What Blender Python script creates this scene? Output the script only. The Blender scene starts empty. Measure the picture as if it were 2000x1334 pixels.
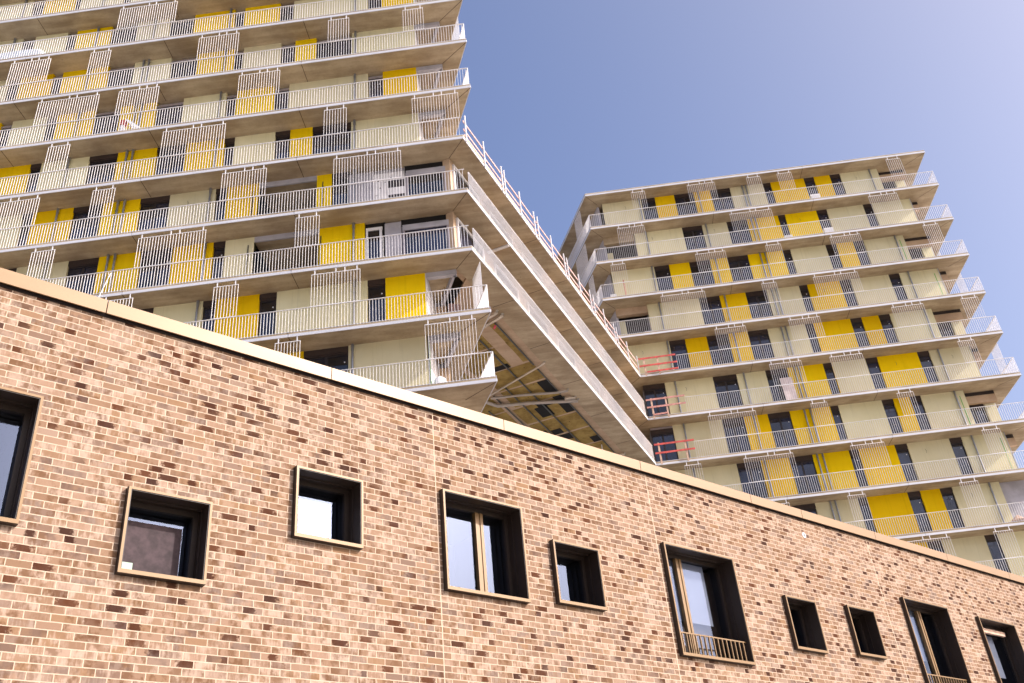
import bpy, math, random
from mathutils import Vector, Matrix
random.seed(7)
R = math.radians
scene = bpy.context.scene
COL = scene.collection

# ------------------------------------------------------------------ camera
cam = bpy.data.cameras.new("camera")
cam.sensor_width = 36.0
cam.lens = 33.53
cam.clip_start = 0.1
cam.clip_end = 3000
camo = bpy.data.objects.new("camera", cam)
COL.objects.link(camo)
f_ = Vector((-0.0343, 0.8434, 0.5361)).normalized()
r_ = Vector((0.992, 0.0949, -0.0859))
r_ = (r_ - f_ * r_.dot(f_)).normalized()
u_ = r_.cross(f_)
M = Matrix((r_, u_, -f_)).transposed().to_4x4()
M.translation = Vector((0, 0, 1.6))
camo.matrix_world = M
scene.camera = camo

# ------------------------------------------------------------------ light
SUN = Vector((4.5, -1.08, 2.79)).normalized()
world = bpy.data.worlds.new("World")
scene.world = world
world.use_nodes = True
wn = world.node_tree.nodes
wl = world.node_tree.links
for n in list(wn):
    wn.remove(n)
sky = wn.new('ShaderNodeTexSky')
sky.sky_type = 'NISHITA'
sky.sun_disc = False
sky.sun_elevation = math.asin(SUN.z)
sky.sun_rotation = math.atan2(SUN.x, SUN.y)
sky.air_density = 1.0
sky.dust_density = 5.5
sky.ozone_density = 1.6
sky.altitude = 0
bg = wn.new('ShaderNodeBackground')
bg.inputs['Strength'].default_value = 0.138
wo = wn.new('ShaderNodeOutputWorld')
tint = wn.new('ShaderNodeVectorMath'); tint.operation = 'MULTIPLY'
tint.inputs[1].default_value = (0.96, 0.96, 1.13)     # the camera's lavender rendering of the hazy sky
wl.new(sky.outputs[0], tint.inputs[0])
# hazy aureole: the sky pales towards the sun
geo_ = wn.new('ShaderNodeTexCoord')
dt = wn.new('ShaderNodeVectorMath'); dt.operation = 'DOT_PRODUCT'
wl.new(geo_.outputs['Generated'], dt.inputs[0]); dt.inputs[1].default_value = tuple(SUN)
cl = wn.new('ShaderNodeClamp'); wl.new(dt.outputs['Value'], cl.inputs[0]); cl.inputs[1].default_value = 0.0; cl.inputs[2].default_value = 0.66
pw = wn.new('ShaderNodeMath'); pw.operation = 'POWER'; wl.new(cl.outputs[0], pw.inputs[0]); pw.inputs[1].default_value = 2.6
hz = wn.new('ShaderNodeVectorMath'); hz.operation = 'SCALE'; hz.inputs[0].default_value = (2.3, 1.45, 0.0); wl.new(pw.outputs[0], hz.inputs['Scale'])
ad = wn.new('ShaderNodeVectorMath'); ad.operation = 'ADD'
wl.new(tint.outputs[0], ad.inputs[0]); wl.new(hz.outputs[0], ad.inputs[1])
wl.new(ad.outputs[0], bg.inputs[0])
wl.new(bg.outputs[0], wo.inputs[0])
sl = bpy.data.lights.new("sun", 'SUN')
sl.energy = 2.85
sl.angle = R(0.53)
sl.color = (1.0, 0.94, 0.88)
so = bpy.data.objects.new("sun", sl)
COL.objects.link(so)
so.rotation_euler = (-SUN).to_track_quat('-Z', 'Y').to_euler()
so.location = (60, -20, 70)
vs = scene.view_settings
vs.view_transform = 'Standard'
vs.look = 'None'
vs.gamma = 1
vs.use_curve_mapping = False
vs.exposure = 0.80
scene.cycles.max_bounces = 8
scene.cycles.diffuse_bounces = 4

# ------------------------------------------------------------------ helpers
def link(o, parent=None):
    COL.objects.link(o)
    if parent is not None:
        o.parent = parent
    return o

def empty(name, loc=(0, 0, 0), rz=0.0, label=None, cat=None, group=None):
    o = bpy.data.objects.new(name, None)
    o.location = loc
    o.rotation_euler = (0, 0, rz)
    o.empty_display_size = 0.3
    link(o)
    tag(o, label, cat, group)
    return o

def tag(o, label=None, cat=None, group=None, kind=None):
    if label: o["label"] = label
    if cat: o["category"] = cat
    if group: o["group"] = group
    if kind: o["kind"] = kind
    return o

class MB:
    def __init__(self):
        self.v = []; self.f = []; self.s = []
    def add(self, vs_, fs, smooth=False):
        b = len(self.v)
        self.v += [tuple(p) for p in vs_]
        self.f += [tuple(i + b for i in f) for f in fs]
        self.s += [smooth] * len(fs)
    def box(self, x0, x1, y0, y1, z0, z1):
        self.add([(x0, y0, z0), (x1, y0, z0), (x1, y1, z0), (x0, y1, z0), (x0, y0, z1), (x1, y0, z1), (x1, y1, z1), (x0, y1, z1)],
                 [(0, 3, 2, 1), (4, 5, 6, 7), (0, 1, 5, 4), (1, 2, 6, 5), (2, 3, 7, 6), (3, 0, 4, 7)])
        return self
    def prism(self, poly, z0, z1):
        a = sum(poly[i][0] * poly[(i + 1) % len(poly)][1] - poly[(i + 1) % len(poly)][0] * poly[i][1] for i in range(len(poly)))
        if a < 0: poly = poly[::-1]
        n = len(poly)
        self.add([(p[0], p[1], z0) for p in poly] + [(p[0], p[1], z1) for p in poly],
                 [tuple(range(n - 1, -1, -1)), tuple(range(n, 2 * n))] + [(i, (i + 1) % n, n + (i + 1) % n, n + i) for i in range(n)])
        return self
    def bar(self, a, b, w, h=None, up=(0, 0, 1)):
        a = Vector(a); b = Vector(b); h = h or w
        d = (b - a).normalized(); upv = Vector(up)
        if abs(d.dot(upv)) > 0.95: upv = Vector((0, 1, 0))
        s = d.cross(upv).normalized() * (w / 2); t = s.cross(d).normalized() * (h / 2)
        P = [a - s - t, a + s - t, a + s + t, a - s + t, b - s - t, b + s - t, b + s + t, b - s + t]
        self.add(P, [(0, 3, 2, 1), (4, 5, 6, 7), (0, 1, 5, 4), (1, 2, 6, 5), (2, 3, 7, 6), (3, 0, 4, 7)])
        return self
    def tube(self, pts, r, n=10):
        pts = [Vector(p) for p in pts]; rings = []
        for i, p in enumerate(pts):
            d = (pts[min(i + 1, len(pts) - 1)] - pts[max(i - 1, 0)]).normalized()
            ref = Vector((0, 0, 1)) if abs(d.z) < 0.9 else Vector((1, 0, 0))
            s = d.cross(ref).normalized(); t = s.cross(d)
            rr = r[i] if isinstance(r, (list, tuple)) else r
            rings.append([p + (s * math.cos(k * 2 * math.pi / n) + t * math.sin(k * 2 * math.pi / n)) * rr for k in range(n)])
        V = [v for rg in rings for v in rg]; F = []
        for i in range(len(pts) - 1):
            for k in range(n):
                F.append((i * n + k, i * n + (k + 1) % n, (i + 1) * n + (k + 1) % n, (i + 1) * n + k))
        self.add(V, F, True)
        self.add(rings[0], [tuple(range(n - 1, -1, -1))]); self.add(rings[-1], [tuple(range(n))])
        return self
    def build(self, name, mat, parent=None):
        me = bpy.data.meshes.new(name)
        me.from_pydata(self.v, [], self.f)
        me.polygons.foreach_set('use_smooth', self.s)
        me.materials.append(mat)
        me.update()
        return link(bpy.data.objects.new(name, me), parent)

# ------------------------------------------------------------------ materials
class NT:
    def __init__(self, name):
        self.m = bpy.data.materials.new(name); self.m.use_nodes = True
        self.t = self.m.node_tree; self.t.nodes.clear()
        self.out = self.n('ShaderNodeOutputMaterial')
    def n(self, typ, **kw):
        nd = self.t.nodes.new(typ)
        for k, v in kw.items():
            setattr(nd, k, v)
        return nd
    def set(self, sock, v):
        if isinstance(v, bpy.types.NodeSocket): self.t.links.new(v, sock)
        elif v is not None:
            if sock.type == 'RGBA' and len(v) == 3: v = (*v, 1)
            sock.default_value = v
    def math(self, op, a, b=None, c=None, clamp=False):
        nd = self.n('ShaderNodeMath', operation=op, use_clamp=clamp)
        self.set(nd.inputs[0], a)
        if b is not None: self.set(nd.inputs[1], b)
        if c is not None: self.set(nd.inputs[2], c)
        return nd.outputs[0]
    def mix(self, f, a, b):
        nd = self.n('ShaderNodeMix', data_type='RGBA')
        self.set(nd.inputs[0], f); self.set(nd.inputs[6], a); self.set(nd.inputs[7], b)
        return nd.outputs[2]
    def obj(self):
        return self.n('ShaderNodeTexCoord').outputs['Object']
    def noise(self, vec, scale, detail=3, rough=0.5):
        nd = self.n('ShaderNodeTexNoise'); self.set(nd.inputs['Vector'], vec)
        nd.inputs['Scale'].default_value = scale; nd.inputs['Detail'].default_value = detail; nd.inputs['Roughness'].default_value = rough
        return nd.outputs[0]
    def scalev(self, vec, s):
        nd = self.n('ShaderNodeVectorMath', operation='MULTIPLY'); self.set(nd.inputs[0], vec); nd.inputs[1].default_value = s
        return nd.outputs[0]
    def step(self, v, a, b):
        nd = self.n('ShaderNodeMapRange', interpolation_type='SMOOTHSTEP'); self.set(nd.inputs[0], v)
        nd.inputs[1].default_value = a; nd.inputs[2].default_value = b
        return nd.outputs[0]
    def bsdf(self, color, rough=0.6, metal=0.0, bump=None, bstr=0.3, bdist=0.01, spec=None):
        b = self.n('ShaderNodeBsdfPrincipled')
        self.set(b.inputs['Base Color'], color); self.set(b.inputs['Roughness'], rough); self.set(b.inputs['Metallic'], metal)
        if spec is not None: b.inputs['Specular IOR Level'].default_value = spec
        if bump is not None:
            bp = self.n('ShaderNodeBump'); bp.inputs['Strength'].default_value = bstr; bp.inputs['Distance'].default_value = bdist
            self.set(bp.inputs['Height'], bump); self.t.links.new(bp.outputs[0], b.inputs['Normal'])
        self.t.links.new(b.outputs[0], self.out.inputs[0])
        return self.m

def plain(name, c, rough=0.6, metal=0.0, var=0.08, scale=1.5, spec=None):
    T = NT(name); o = T.obj()
    nz = T.noise(o, scale, 5, 0.6)
    c2 = tuple(max(0, x * (1 - 2.2 * var)) for x in c); c1 = tuple(min(1, x * (1 + var)) for x in c)
    return T.bsdf(T.mix(T.step(nz, 0.3, 0.7), c2, c1), rough, metal, spec=spec)

def concrete(name, c1, c2, joints=False):
    T = NT(name); o = T.obj()
    big = T.noise(T.scalev(o, (0.55, 0.8, 0.5)), 1.0, 4, 0.6)
    fine = T.noise(o, 9.0, 5, 0.65)
    streak = T.noise(T.scalev(o, (0.35, 2.6, 1)), 1.3, 4, 0.55)
    f = T.math('ADD', T.math('MULTIPLY', T.step(big, 0.32, 0.68), 0.62), T.math('MULTIPLY', T.step(streak, 0.35, 0.7), 0.38))
    c = T.mix(f, c1, c2)
    c = T.mix(T.math('MULTIPLY', T.step(fine, 0.45, 0.75), 0.22), c, tuple(x * 0.6 for x in c1))
    vor = T.n('ShaderNodeTexVoronoi'); T.set(vor.inputs['Vector'], o); vor.inputs['Scale'].default_value = 1.1
    c = T.mix(T.math('MULTIPLY', T.math('LESS_THAN', vor.outputs['Distance'], 0.03), 0.5), c, (0.08, 0.06, 0.045))
    return T.bsdf(c, 0.85, 0, bump=fine, bstr=0.25, bdist=0.004)

def brick():
    T = NT('brick_masonry'); o = T.obj()
    sep = T.n('ShaderNodeSeparateXYZ'); T.set(sep.inputs[0], o)
    x, z = sep.outputs[0], sep.outputs[2]
    wob = T.math('MULTIPLY', T.math('SUBTRACT', T.noise(o, 7.0, 2), 0.5), 0.006)
    zr = T.math('DIVIDE', T.math('ADD', T.math('SUBTRACT', z, 5.028), wob), 0.0816)
    row = T.math('FLOOR', zr); fv = T.math('SUBTRACT', zr, row)
    odd = T.math('MODULO', T.math('ADD', row, 200), 2)
    rj = T.n('ShaderNodeTexWhiteNoise', noise_dimensions='1D'); T.set(rj.inputs['W'], row)
    u = T.math('SUBTRACT', T.math('DIVIDE', T.math('ADD', T.math('SUBTRACT', x, 0.061), wob), 0.25), T.math('MULTIPLY', odd, 0.5))
    u = T.math('ADD', u, T.math('MULTIPLY', T.math('SUBTRACT', rj.outputs[0], 0.5), 0.05))
    col = T.math('FLOOR', u); fu = T.math('SUBTRACT', u, col)
    cell = T.n('ShaderNodeCombineXYZ'); T.set(cell.inputs[0], col); T.set(cell.inputs[1], row)
    def rnd(k):
        w = T.n('ShaderNodeTexWhiteNoise', noise_dimensions='4D'); T.set(w.inputs['Vector'], cell.outputs[0]); w.inputs['W'].default_value = k
        return w.outputs[0]
    r1, r2, r3, r4, r5 = [rnd(k) for k in (1.3, 2.7, 3.1, 4.9, 5.5)]
    ramp = T.n('ShaderNodeValToRGB'); T.set(ramp.inputs[0], r1)
    cr = ramp.color_ramp; cr.interpolation = 'LINEAR'
    cols = [(0, (0.202, 0.123, 0.077)), (0.22, (0.252, 0.160, 0.104)), (0.42, (0.280, 0.184, 0.128)), (0.60, (0.220, 0.139, 0.092)), (0.78, (0.244, 0.147, 0.084)), (0.9, (0.172, 0.113, 0.084)), (1, (0.324, 0.230, 0.170))]
    cr.elements[0].position = 0; cr.elements[0].color = (*cols[0][1], 1); cr.elements[1].position = 1; cr.elements[1].color = (*cols[-1][1], 1)
    for p, c in cols[1:-1]:
        e = cr.elements.new(p); e.color = (*c, 1)
    base = ramp.outputs[0]
    # offset texture space per brick
    off = T.n('ShaderNodeVectorMath', operation='MULTIPLY_ADD'); T.set(off.inputs[0], cell.outputs[0]); off.inputs[1].default_value = (7.31, 3.17, 5.9); T.set(off.inputs[2], o)
    ov = off.outputs[0]
    # pale vertical rubbed streaks
    st = T.noise(T.scalev(ov, (42, 1, 5)), 1.0, 3, 0.6)
    pale = T.noise(ov, 7.0, 3, 0.55)
    fpale = T.math('MULTIPLY', T.step(T.math('ADD', T.math('MULTIPLY', pale, 0.7), T.math('MULTIPLY', st, 0.45)), 0.5, 0.70), T.step(r4, 0.10, 0.55))
    base = T.mix(T.math('MULTIPLY', fpale, 0.85), base, (0.399, 0.307, 0.238))
    # rust tone patches
    gr = T.noise(T.scalev(ov, (28, 1, 34)), 1.0, 4, 0.7)
    fr = T.math('MULTIPLY', T.step(T.math('ADD', T.noise(T.scalev(ov, (1, 1, 0.6)), 8.5, 3, 0.6), T.math('MULTIPLY', T.math('SUBTRACT', gr, 0.5), 0.25)), 0.46, 0.63), T.step(r5, 0.08, 0.55))
    base = T.mix(T.math('MULTIPLY', fr, 0.72), base, (0.115, 0.056, 0.026))
    # kiln-dark patches clustering in drifts over the wall
    drift = T.noise(T.scalev(o, (0.55, 1, 0.9)), 1.2, 3, 0.55)
    dens = T.math('ADD', r2, T.math('MULTIPLY', T.math('SUBTRACT', drift, 0.5), 0.8))
    sel = T.step(dens, 0.745, 0.90)
    cen = T.math('ADD', T.math('MULTIPLY', r3, 0.8), 0.1)
    prox = T.math('SUBTRACT', 1.0, T.math('DIVIDE', T.math('ABSOLUTE', T.math('SUBTRACT', fu, cen)), T.math('ADD', 0.25, T.math('MULTIPLY', r4, 0.42))))
    patch = T.step(T.math('ADD', prox, T.math('MULTIPLY', T.math('SUBTRACT', gr, 0.5), 1.6)), 0.05, 0.5)
    dark = T.mix(r5, (0.025, 0.007, 0.005), (0.081, 0.028, 0.012))
    base = T.mix(T.math('MULTIPLY', T.math('MULTIPLY', sel, patch), 0.93), base, dark)
    # grey sooty bricks
    base = T.mix(T.math('MULTIPLY', T.math('MULTIPLY', T.step(r3, 0.82, 0.9), T.step(pale, 0.38, 0.6)), 0.6), base, (0.106, 0.072, 0.061))
    # fine grain and sparse pitting
    base = T.mix(T.math('MULTIPLY', T.step(T.noise(o, 95, 3, 0.7), 0.5, 0.75), 0.28), base, (0.102, 0.061, 0.037))
    # large scale efflorescence and cleaning marks
    blot = T.step(T.noise(T.scalev(o, (1, 1, 1.2)), 0.9, 4, 0.6), 0.55, 0.78)
    base = T.mix(T.math('MULTIPLY', blot, 0.30), base, (0.383, 0.291, 0.226))
    # mortar
    du = T.math('MULTIPLY', T.math('MINIMUM', fu, T.math('SUBTRACT', 1.0, fu)), 0.25)
    dv = T.math('MULTIPLY', T.math('MINIMUM', fv, T.math('SUBTRACT', 1.0, fv)), 0.0816)
    dd = T.math('ADD', T.math('MINIMUM', du, dv), T.math('MULTIPLY', T.math('SUBTRACT', T.noise(o, 60, 2), 0.5), 0.003))
    mort = T.math('SUBTRACT', 1.0, T.step(dd, 0.0042, 0.0066))
    # expansion joints
    ej = None
    for s in (7.315, 11.795, 18.58):
        d = T.math('LESS_THAN', T.math('ABSOLUTE', T.math('SUBTRACT', x, s)), 0.008)
        ej = d if ej is None else T.math('MAXIMUM', ej, d)
    mort = T.math('MAXIMUM', mort, ej)
    mcol = T.mix(T.noise(o, 14, 3), (0.425, 0.328, 0.238), (0.527, 0.418, 0.320))
    colr = T.mix(mort, base, mcol)
    h = T.math('ADD', T.step(dd, 0.002, 0.008), T.math('MULTIPLY', gr, 0.35))
    return T.bsdf(colr, 0.9, 0, bump=h, bstr=0.45, bdist=0.005, spec=0.08)

def bronze(name, c, rough=0.36, metal=0.75):
    T = NT(name); o = T.obj()
    nz = T.noise(T.scalev(o, (0.7, 1, 3)), 2.0, 4, 0.6)
    return T.bsdf(T.mix(T.step(nz, 0.3, 0.7), tuple(x * 0.93 for x in c), c), T.math('ADD', rough - 0.04, T.math('MULTIPLY', nz, 0.08)), metal)

def glass_mix(name, tint=(0.85, 0.88, 0.9), k=1.0, add=0.1):
    T = NT(name)
    fr = T.n('ShaderNodeFresnel'); fr.inputs[0].default_value = 1.75
    fac = T.math('ADD', T.math('MULTIPLY', fr.outputs[0], k), add, clamp=True)
    g = T.n('ShaderNodeBsdfGlossy'); g.inputs['Roughness'].default_value = 0.015; g.inputs['Color'].default_value = (0.56, 0.70, 1.0, 1)
    tr = T.n('ShaderNodeBsdfTransparent'); tr.inputs[0].default_value = (*tint, 1)
    mx = T.n('ShaderNodeMixShader'); T.set(mx.inputs[0], fac)
    T.t.links.new(tr.outputs[0], mx.inputs[1]); T.t.links.new(g.outputs[0], mx.inputs[2])
    T.t.links.new(mx.outputs[0], T.out.inputs[0])
    return T.m

def render_panel(name, c, shade):
    T = NT(name); o = T.obj()
    grain = T.noise(o, 60, 3, 0.7); big = T.noise(T.scalev(o, (0.8, 0.8, 0.5)), 1.0, 4, 0.55)
    run = T.noise(T.scalev(o, (9, 9, 0.35)), 1.0, 3, 0.6)
    col = T.mix(T.step(big, 0.3, 0.75), c, shade)
    col = T.mix(T.math('MULTIPLY', T.step(run, 0.5, 0.8), 0.26), col, tuple(x * 0.62 for x in c))
    oi = T.n('ShaderNodeObjectInfo')
    hv = T.n('ShaderNodeHueSaturation'); T.set(hv.inputs['Color'], col)
    T.set(hv.inputs['Value'], T.math('ADD', T.math('MULTIPLY', oi.outputs['Random'], 0.15), 0.92))
    T.set(hv.inputs['Hue'], T.math('ADD', T.math('MULTIPLY', oi.outputs['Random'], 0.010), 0.495))
    return T.bsdf(hv.outputs[0], 0.8, 0, bump=grain, bstr=0.15, bdist=0.002, spec=0.08)

def insulation():
    T = NT('mineral_wool'); o = T.obj()
    n1 = T.noise(o, 2.2, 5, 0.65); n2 = T.noise(T.scalev(o, (3, 14, 3)), 2.0, 3, 0.6)
    col = T.mix(T.step(n1, 0.3, 0.7), (0.23, 0.145, 0.035), (0.37, 0.26, 0.075))
    col = T.mix(T.math('MULTIPLY', T.step(n2, 0.5, 0.75), 0.4), col, (0.17, 0.12, 0.04))
    vor = T.n('ShaderNodeTexVoronoi'); T.set(vor.inputs['Vector'], o); vor.inputs['Scale'].default_value = 3.1; vor.inputs['Randomness'].default_value = 0.7
    col = T.mix(T.math('LESS_THAN', vor.outputs['Distance'], 0.1), col, (0.05, 0.035, 0.02))
    return T.bsdf(col, 0.95, 0, bump=n1, bstr=0.5, bdist=0.02)

m = {}
m['brick'] = brick()
m['bronze'] = bronze('bronze_anodised', (0.205, 0.118, 0.042), 0.45, 0.1)
m['lining'] = bronze('bronze_lining_shaded', (0.030, 0.018, 0.012), 0.5, 0.0)  # same bronze as the trim, darkened for the shade of the reveal
m['sash'] = bronze('bronze_sash_shaded', (0.03, 0.019, 0.013), 0.5, 0.0)  # sash metal with its shade put into a darker colour
m['coping'] = bronze('coping_metal', (0.27, 0.165, 0.078), 0.42, 0.08)
m['bronze_dark'] = plain('bronze_dark', (0.055, 0.034, 0.022), 0.45, 0.3)
m['pane'] = glass_mix('window_glass', (0.8, 0.83, 0.86), 0.55, 0.06)
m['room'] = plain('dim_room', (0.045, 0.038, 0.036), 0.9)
m['lavblind'] = plain('pale_lavender_blind', (0.36, 0.38, 0.46), 0.8, var=0.05)
m['blind'] = plain('white_blind', (0.54, 0.52, 0.53), 0.8, var=0.03)
m['dark_sheet'] = plain('plum_reflection_film', (0.055, 0.035, 0.04), 0.8, var=0.2, scale=9)
m['sticker'] = plain('pale_green_sticker', (0.42, 0.56, 0.44), 0.7, var=0.03)
m['steel'] = plain('white_painted_steel', (0.82, 0.81, 0.82), 0.45, 0, 0.03, 0.6)
m['edge'] = plain('white_slab_edge', (0.62, 0.63, 0.67), 0.45, 0, 0.03, 0.6)
m['galv'] = plain('galvanised_steel', (0.33, 0.385, 0.50), 0.5, 0.0, 0.05, 3)
m['soffit'] = concrete('concrete_soffit', (0.28, 0.208, 0.125), (0.54, 0.44, 0.30))
m['rawconc'] = concrete('raw_concrete', (0.40, 0.28, 0.18), (0.56, 0.42, 0.29))
m['crease'] = plain('sealed_joint', (0.10, 0.065, 0.04), 0.9)
m['cream'] = render_panel('cream_render', (0.66, 0.605, 0.375), (0.71, 0.66, 0.43))
m['yellow'] = render_panel('yellow_render', (0.80, 0.525, 0.002), (0.84, 0.575, 0.004))
m['greyp'] = plain('grey_board', (0.42, 0.41, 0.45), 0.8)
m['perf'] = plain('white_board', (0.66, 0.65, 0.66), 0.8)
m['dark'] = plain('dark_frame', (0.022, 0.016, 0.016), 0.5)
m['shutter'] = plain('brown_shutter_box', (0.042, 0.027, 0.023), 0.5)
m['silver'] = plain('silver_strip', (0.40, 0.36, 0.38), 0.4, 0.3)
T_ = NT('tower_glass')
m['tglass'] = T_.bsdf(T_.mix(T_.step(T_.noise(T_.obj(), 0.9, 2), 0.35, 0.65), (0.007, 0.008, 0.012), (0.018, 0.024, 0.055)), 0.06, 0, spec=0.9)  # bluish part of the base colour stands in for reflected sky
m['pipe'] = plain('zinc_pipe', (0.33, 0.35, 0.38), 0.35, 0.6)
m['pvc'] = plain('grey_drain', (0.46, 0.41, 0.36), 0.35, 0.2)
m['lagging'] = plain('foil_pipe', (0.62, 0.54, 0.44), 0.3, 0.4)
m['channel'] = plain('dark_channel', (0.085, 0.09, 0.085), 0.5, 0.3)
m['wool'] = insulation()
m['black'] = plain('black_void', (0.006, 0.005, 0.005), 0.9)
m['red'] = plain('red_painted_timber', (0.56, 0.085, 0.07), 0.7, var=0.15, scale=5)
m['redfade'] = plain('faded_red_timber', (0.56, 0.27, 0.23), 0.75, var=0.15, scale=5)
m['pinkrail'] = plain('sun_bleached_red_rail', (0.62, 0.40, 0.36), 0.75, var=0.12, scale=5)
m['timber'] = plain('pale_timber', (0.58, 0.40, 0.30), 0.8, var=0.12, scale=6)
m['whitem'] = plain('white_plastic', (0.78, 0.78, 0.80), 0.5, var=0.03)
m['tubm'] = plain('milky_plastic', (0.62, 0.68, 0.74), 0.35, var=0.05)
m['greyw'] = plain('grey_wrap', (0.55, 0.53, 0.52), 0.6, var=0.15, scale=6)
m['green'] = plain('green_edge', (0.10, 0.42, 0.04), 0.7)
m['wire'] = plain('black_cable', (0.03, 0.03, 0.035), 0.6)
m['ground'] = plain('pale_paving', (0.41, 0.39, 0.35), 0.9, var=0.06, scale=0.08)

# ------------------------------------------------------------------ ground
g = MB(); g.add([(-600, -600, 0), (600, -600, 0), (600, 900, 0), (-600, 900, 0)], [(0, 1, 2, 3)])
tag(g.build('ground', m['ground']), kind='structure')

# ------------------------------------------------------------------ brick building
WANG = math.atan2(0.70007, 0.71408)
BD = 9.989
wn_ = Vector((-math.sin(WANG), math.cos(WANG), 0))
brickb = empty('brick_building', tuple(wn_ * BD), WANG, 'low brick building with bronze-framed windows and a bronze coping in the foreground', 'building')
ZT = 8.33
WINS = [ # s0 s1 z0 z1 mullion rail kind
 (0.62, 2.09, 5.60, 7.07, None, 0, 'sky'), (3.11, 4.08, 5.26, 6.24, None, 0, 'sheet'), (5.12, 6.09, 6.01, 6.95, None, 0, 'blind'),
 (7.37, 8.81, 5.67, 7.11, (8.17, 8.31), 0, 'sky'), (9.36, 10.32, 5.745, 6.71, None, 0, 'sky'), (11.87, 13.67, 5.24, 7.10, (12.48, 12.62), 1, 'half'),
 (14.99, 15.92, 5.645, 6.62, None, 0, 'blind2'), (16.98, 17.92, 5.73, 6.69, None, 0, 'tilt'), (19.23, 21.05, 5.20, 7.15, (20.26, 20.40), 1, 'half2'), (22.40, 24.15, 5.20, 7.12, None, 0, 'bar')]
xs = sorted(set([-5.0, 31.0] + [w[0] for w in WINS] + [w[1] for w in WINS]))
zs = sorted(set([0.0, ZT] + [w[2] for w in WINS] + [w[3] for w in WINS]))
wall = MB()
for i in range(len(xs) - 1):
    for j in range(len(zs) - 1):
        cx, cz = (xs[i] + xs[i + 1]) / 2, (zs[j] + zs[j + 1]) / 2
        if any(w[0] < cx < w[1] and w[2] < cz < w[3] for w in WINS): continue
        x0, x1, z0, z1 = xs[i], xs[i + 1], zs[j], zs[j + 1]
        wall.add([(x0, 0, z0), (x1, 0, z0), (x1, 0, z1), (x0, 0, z1)], [(0, 1, 2, 3)])
for (a, b, c, d) in [((-5, 0), (-5, 9), 0, ZT), ((-5, 9), (31, 9), 0, ZT), ((31, 9), (31, 0), 0, ZT)]:
    wall.add([(a[0], a[1], c), (b[0], b[1], c), (b[0], b[1], d), (a[0], a[1], d)], [(3, 2, 1, 0)])
wall.add([(-5, 0, ZT), (31, 0, ZT), (31, 9, ZT), (-5, 9, ZT)], [(0, 1, 2, 3)])
wall.build('brick_wall', m['brick'], brickb)
gap = MB().box(-5, 31, -0.012, 0.05, ZT + 0.002, ZT + 0.055)
gap.build('shadow_gap', m['dark'], brickb)
cj = [-3.47, -0.45, 2.57, 5.59, 8.61, 11.63, 14.64, 16.25, 18.87, 21.88, 24.9, 27.92, 31.0]
for a, b in zip(cj[:-1], cj[1:]):
    cp = MB()
    a2, b2 = a + 0.006, b - 0.006
    prof = [(-0.075, 8.345), (-0.085, 8.52), (0.40, 8.535), (0.40, 8.40), (-0.06, 8.39), (-0.06, 8.345)]
    n = len(prof)
    cp.add([(a2, p[0], p[1]) for p in prof] + [(b2, p[0], p[1]) for p in prof],
           [(n - 1, 4, 0), (0, 4, 3, 1), (1, 3, 2), (2 * n - 1, n, n + 4), (n, n + 1, n + 3, n + 4), (n + 1, n + 2, n + 3)] + [(i, n + i, n + (i + 1) % n, (i + 1) % n) for i in range(n)][::1])
    # outward orientation is irrelevant for opaque shading
    cp.build('coping_panel', m['coping'], brickb)
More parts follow.
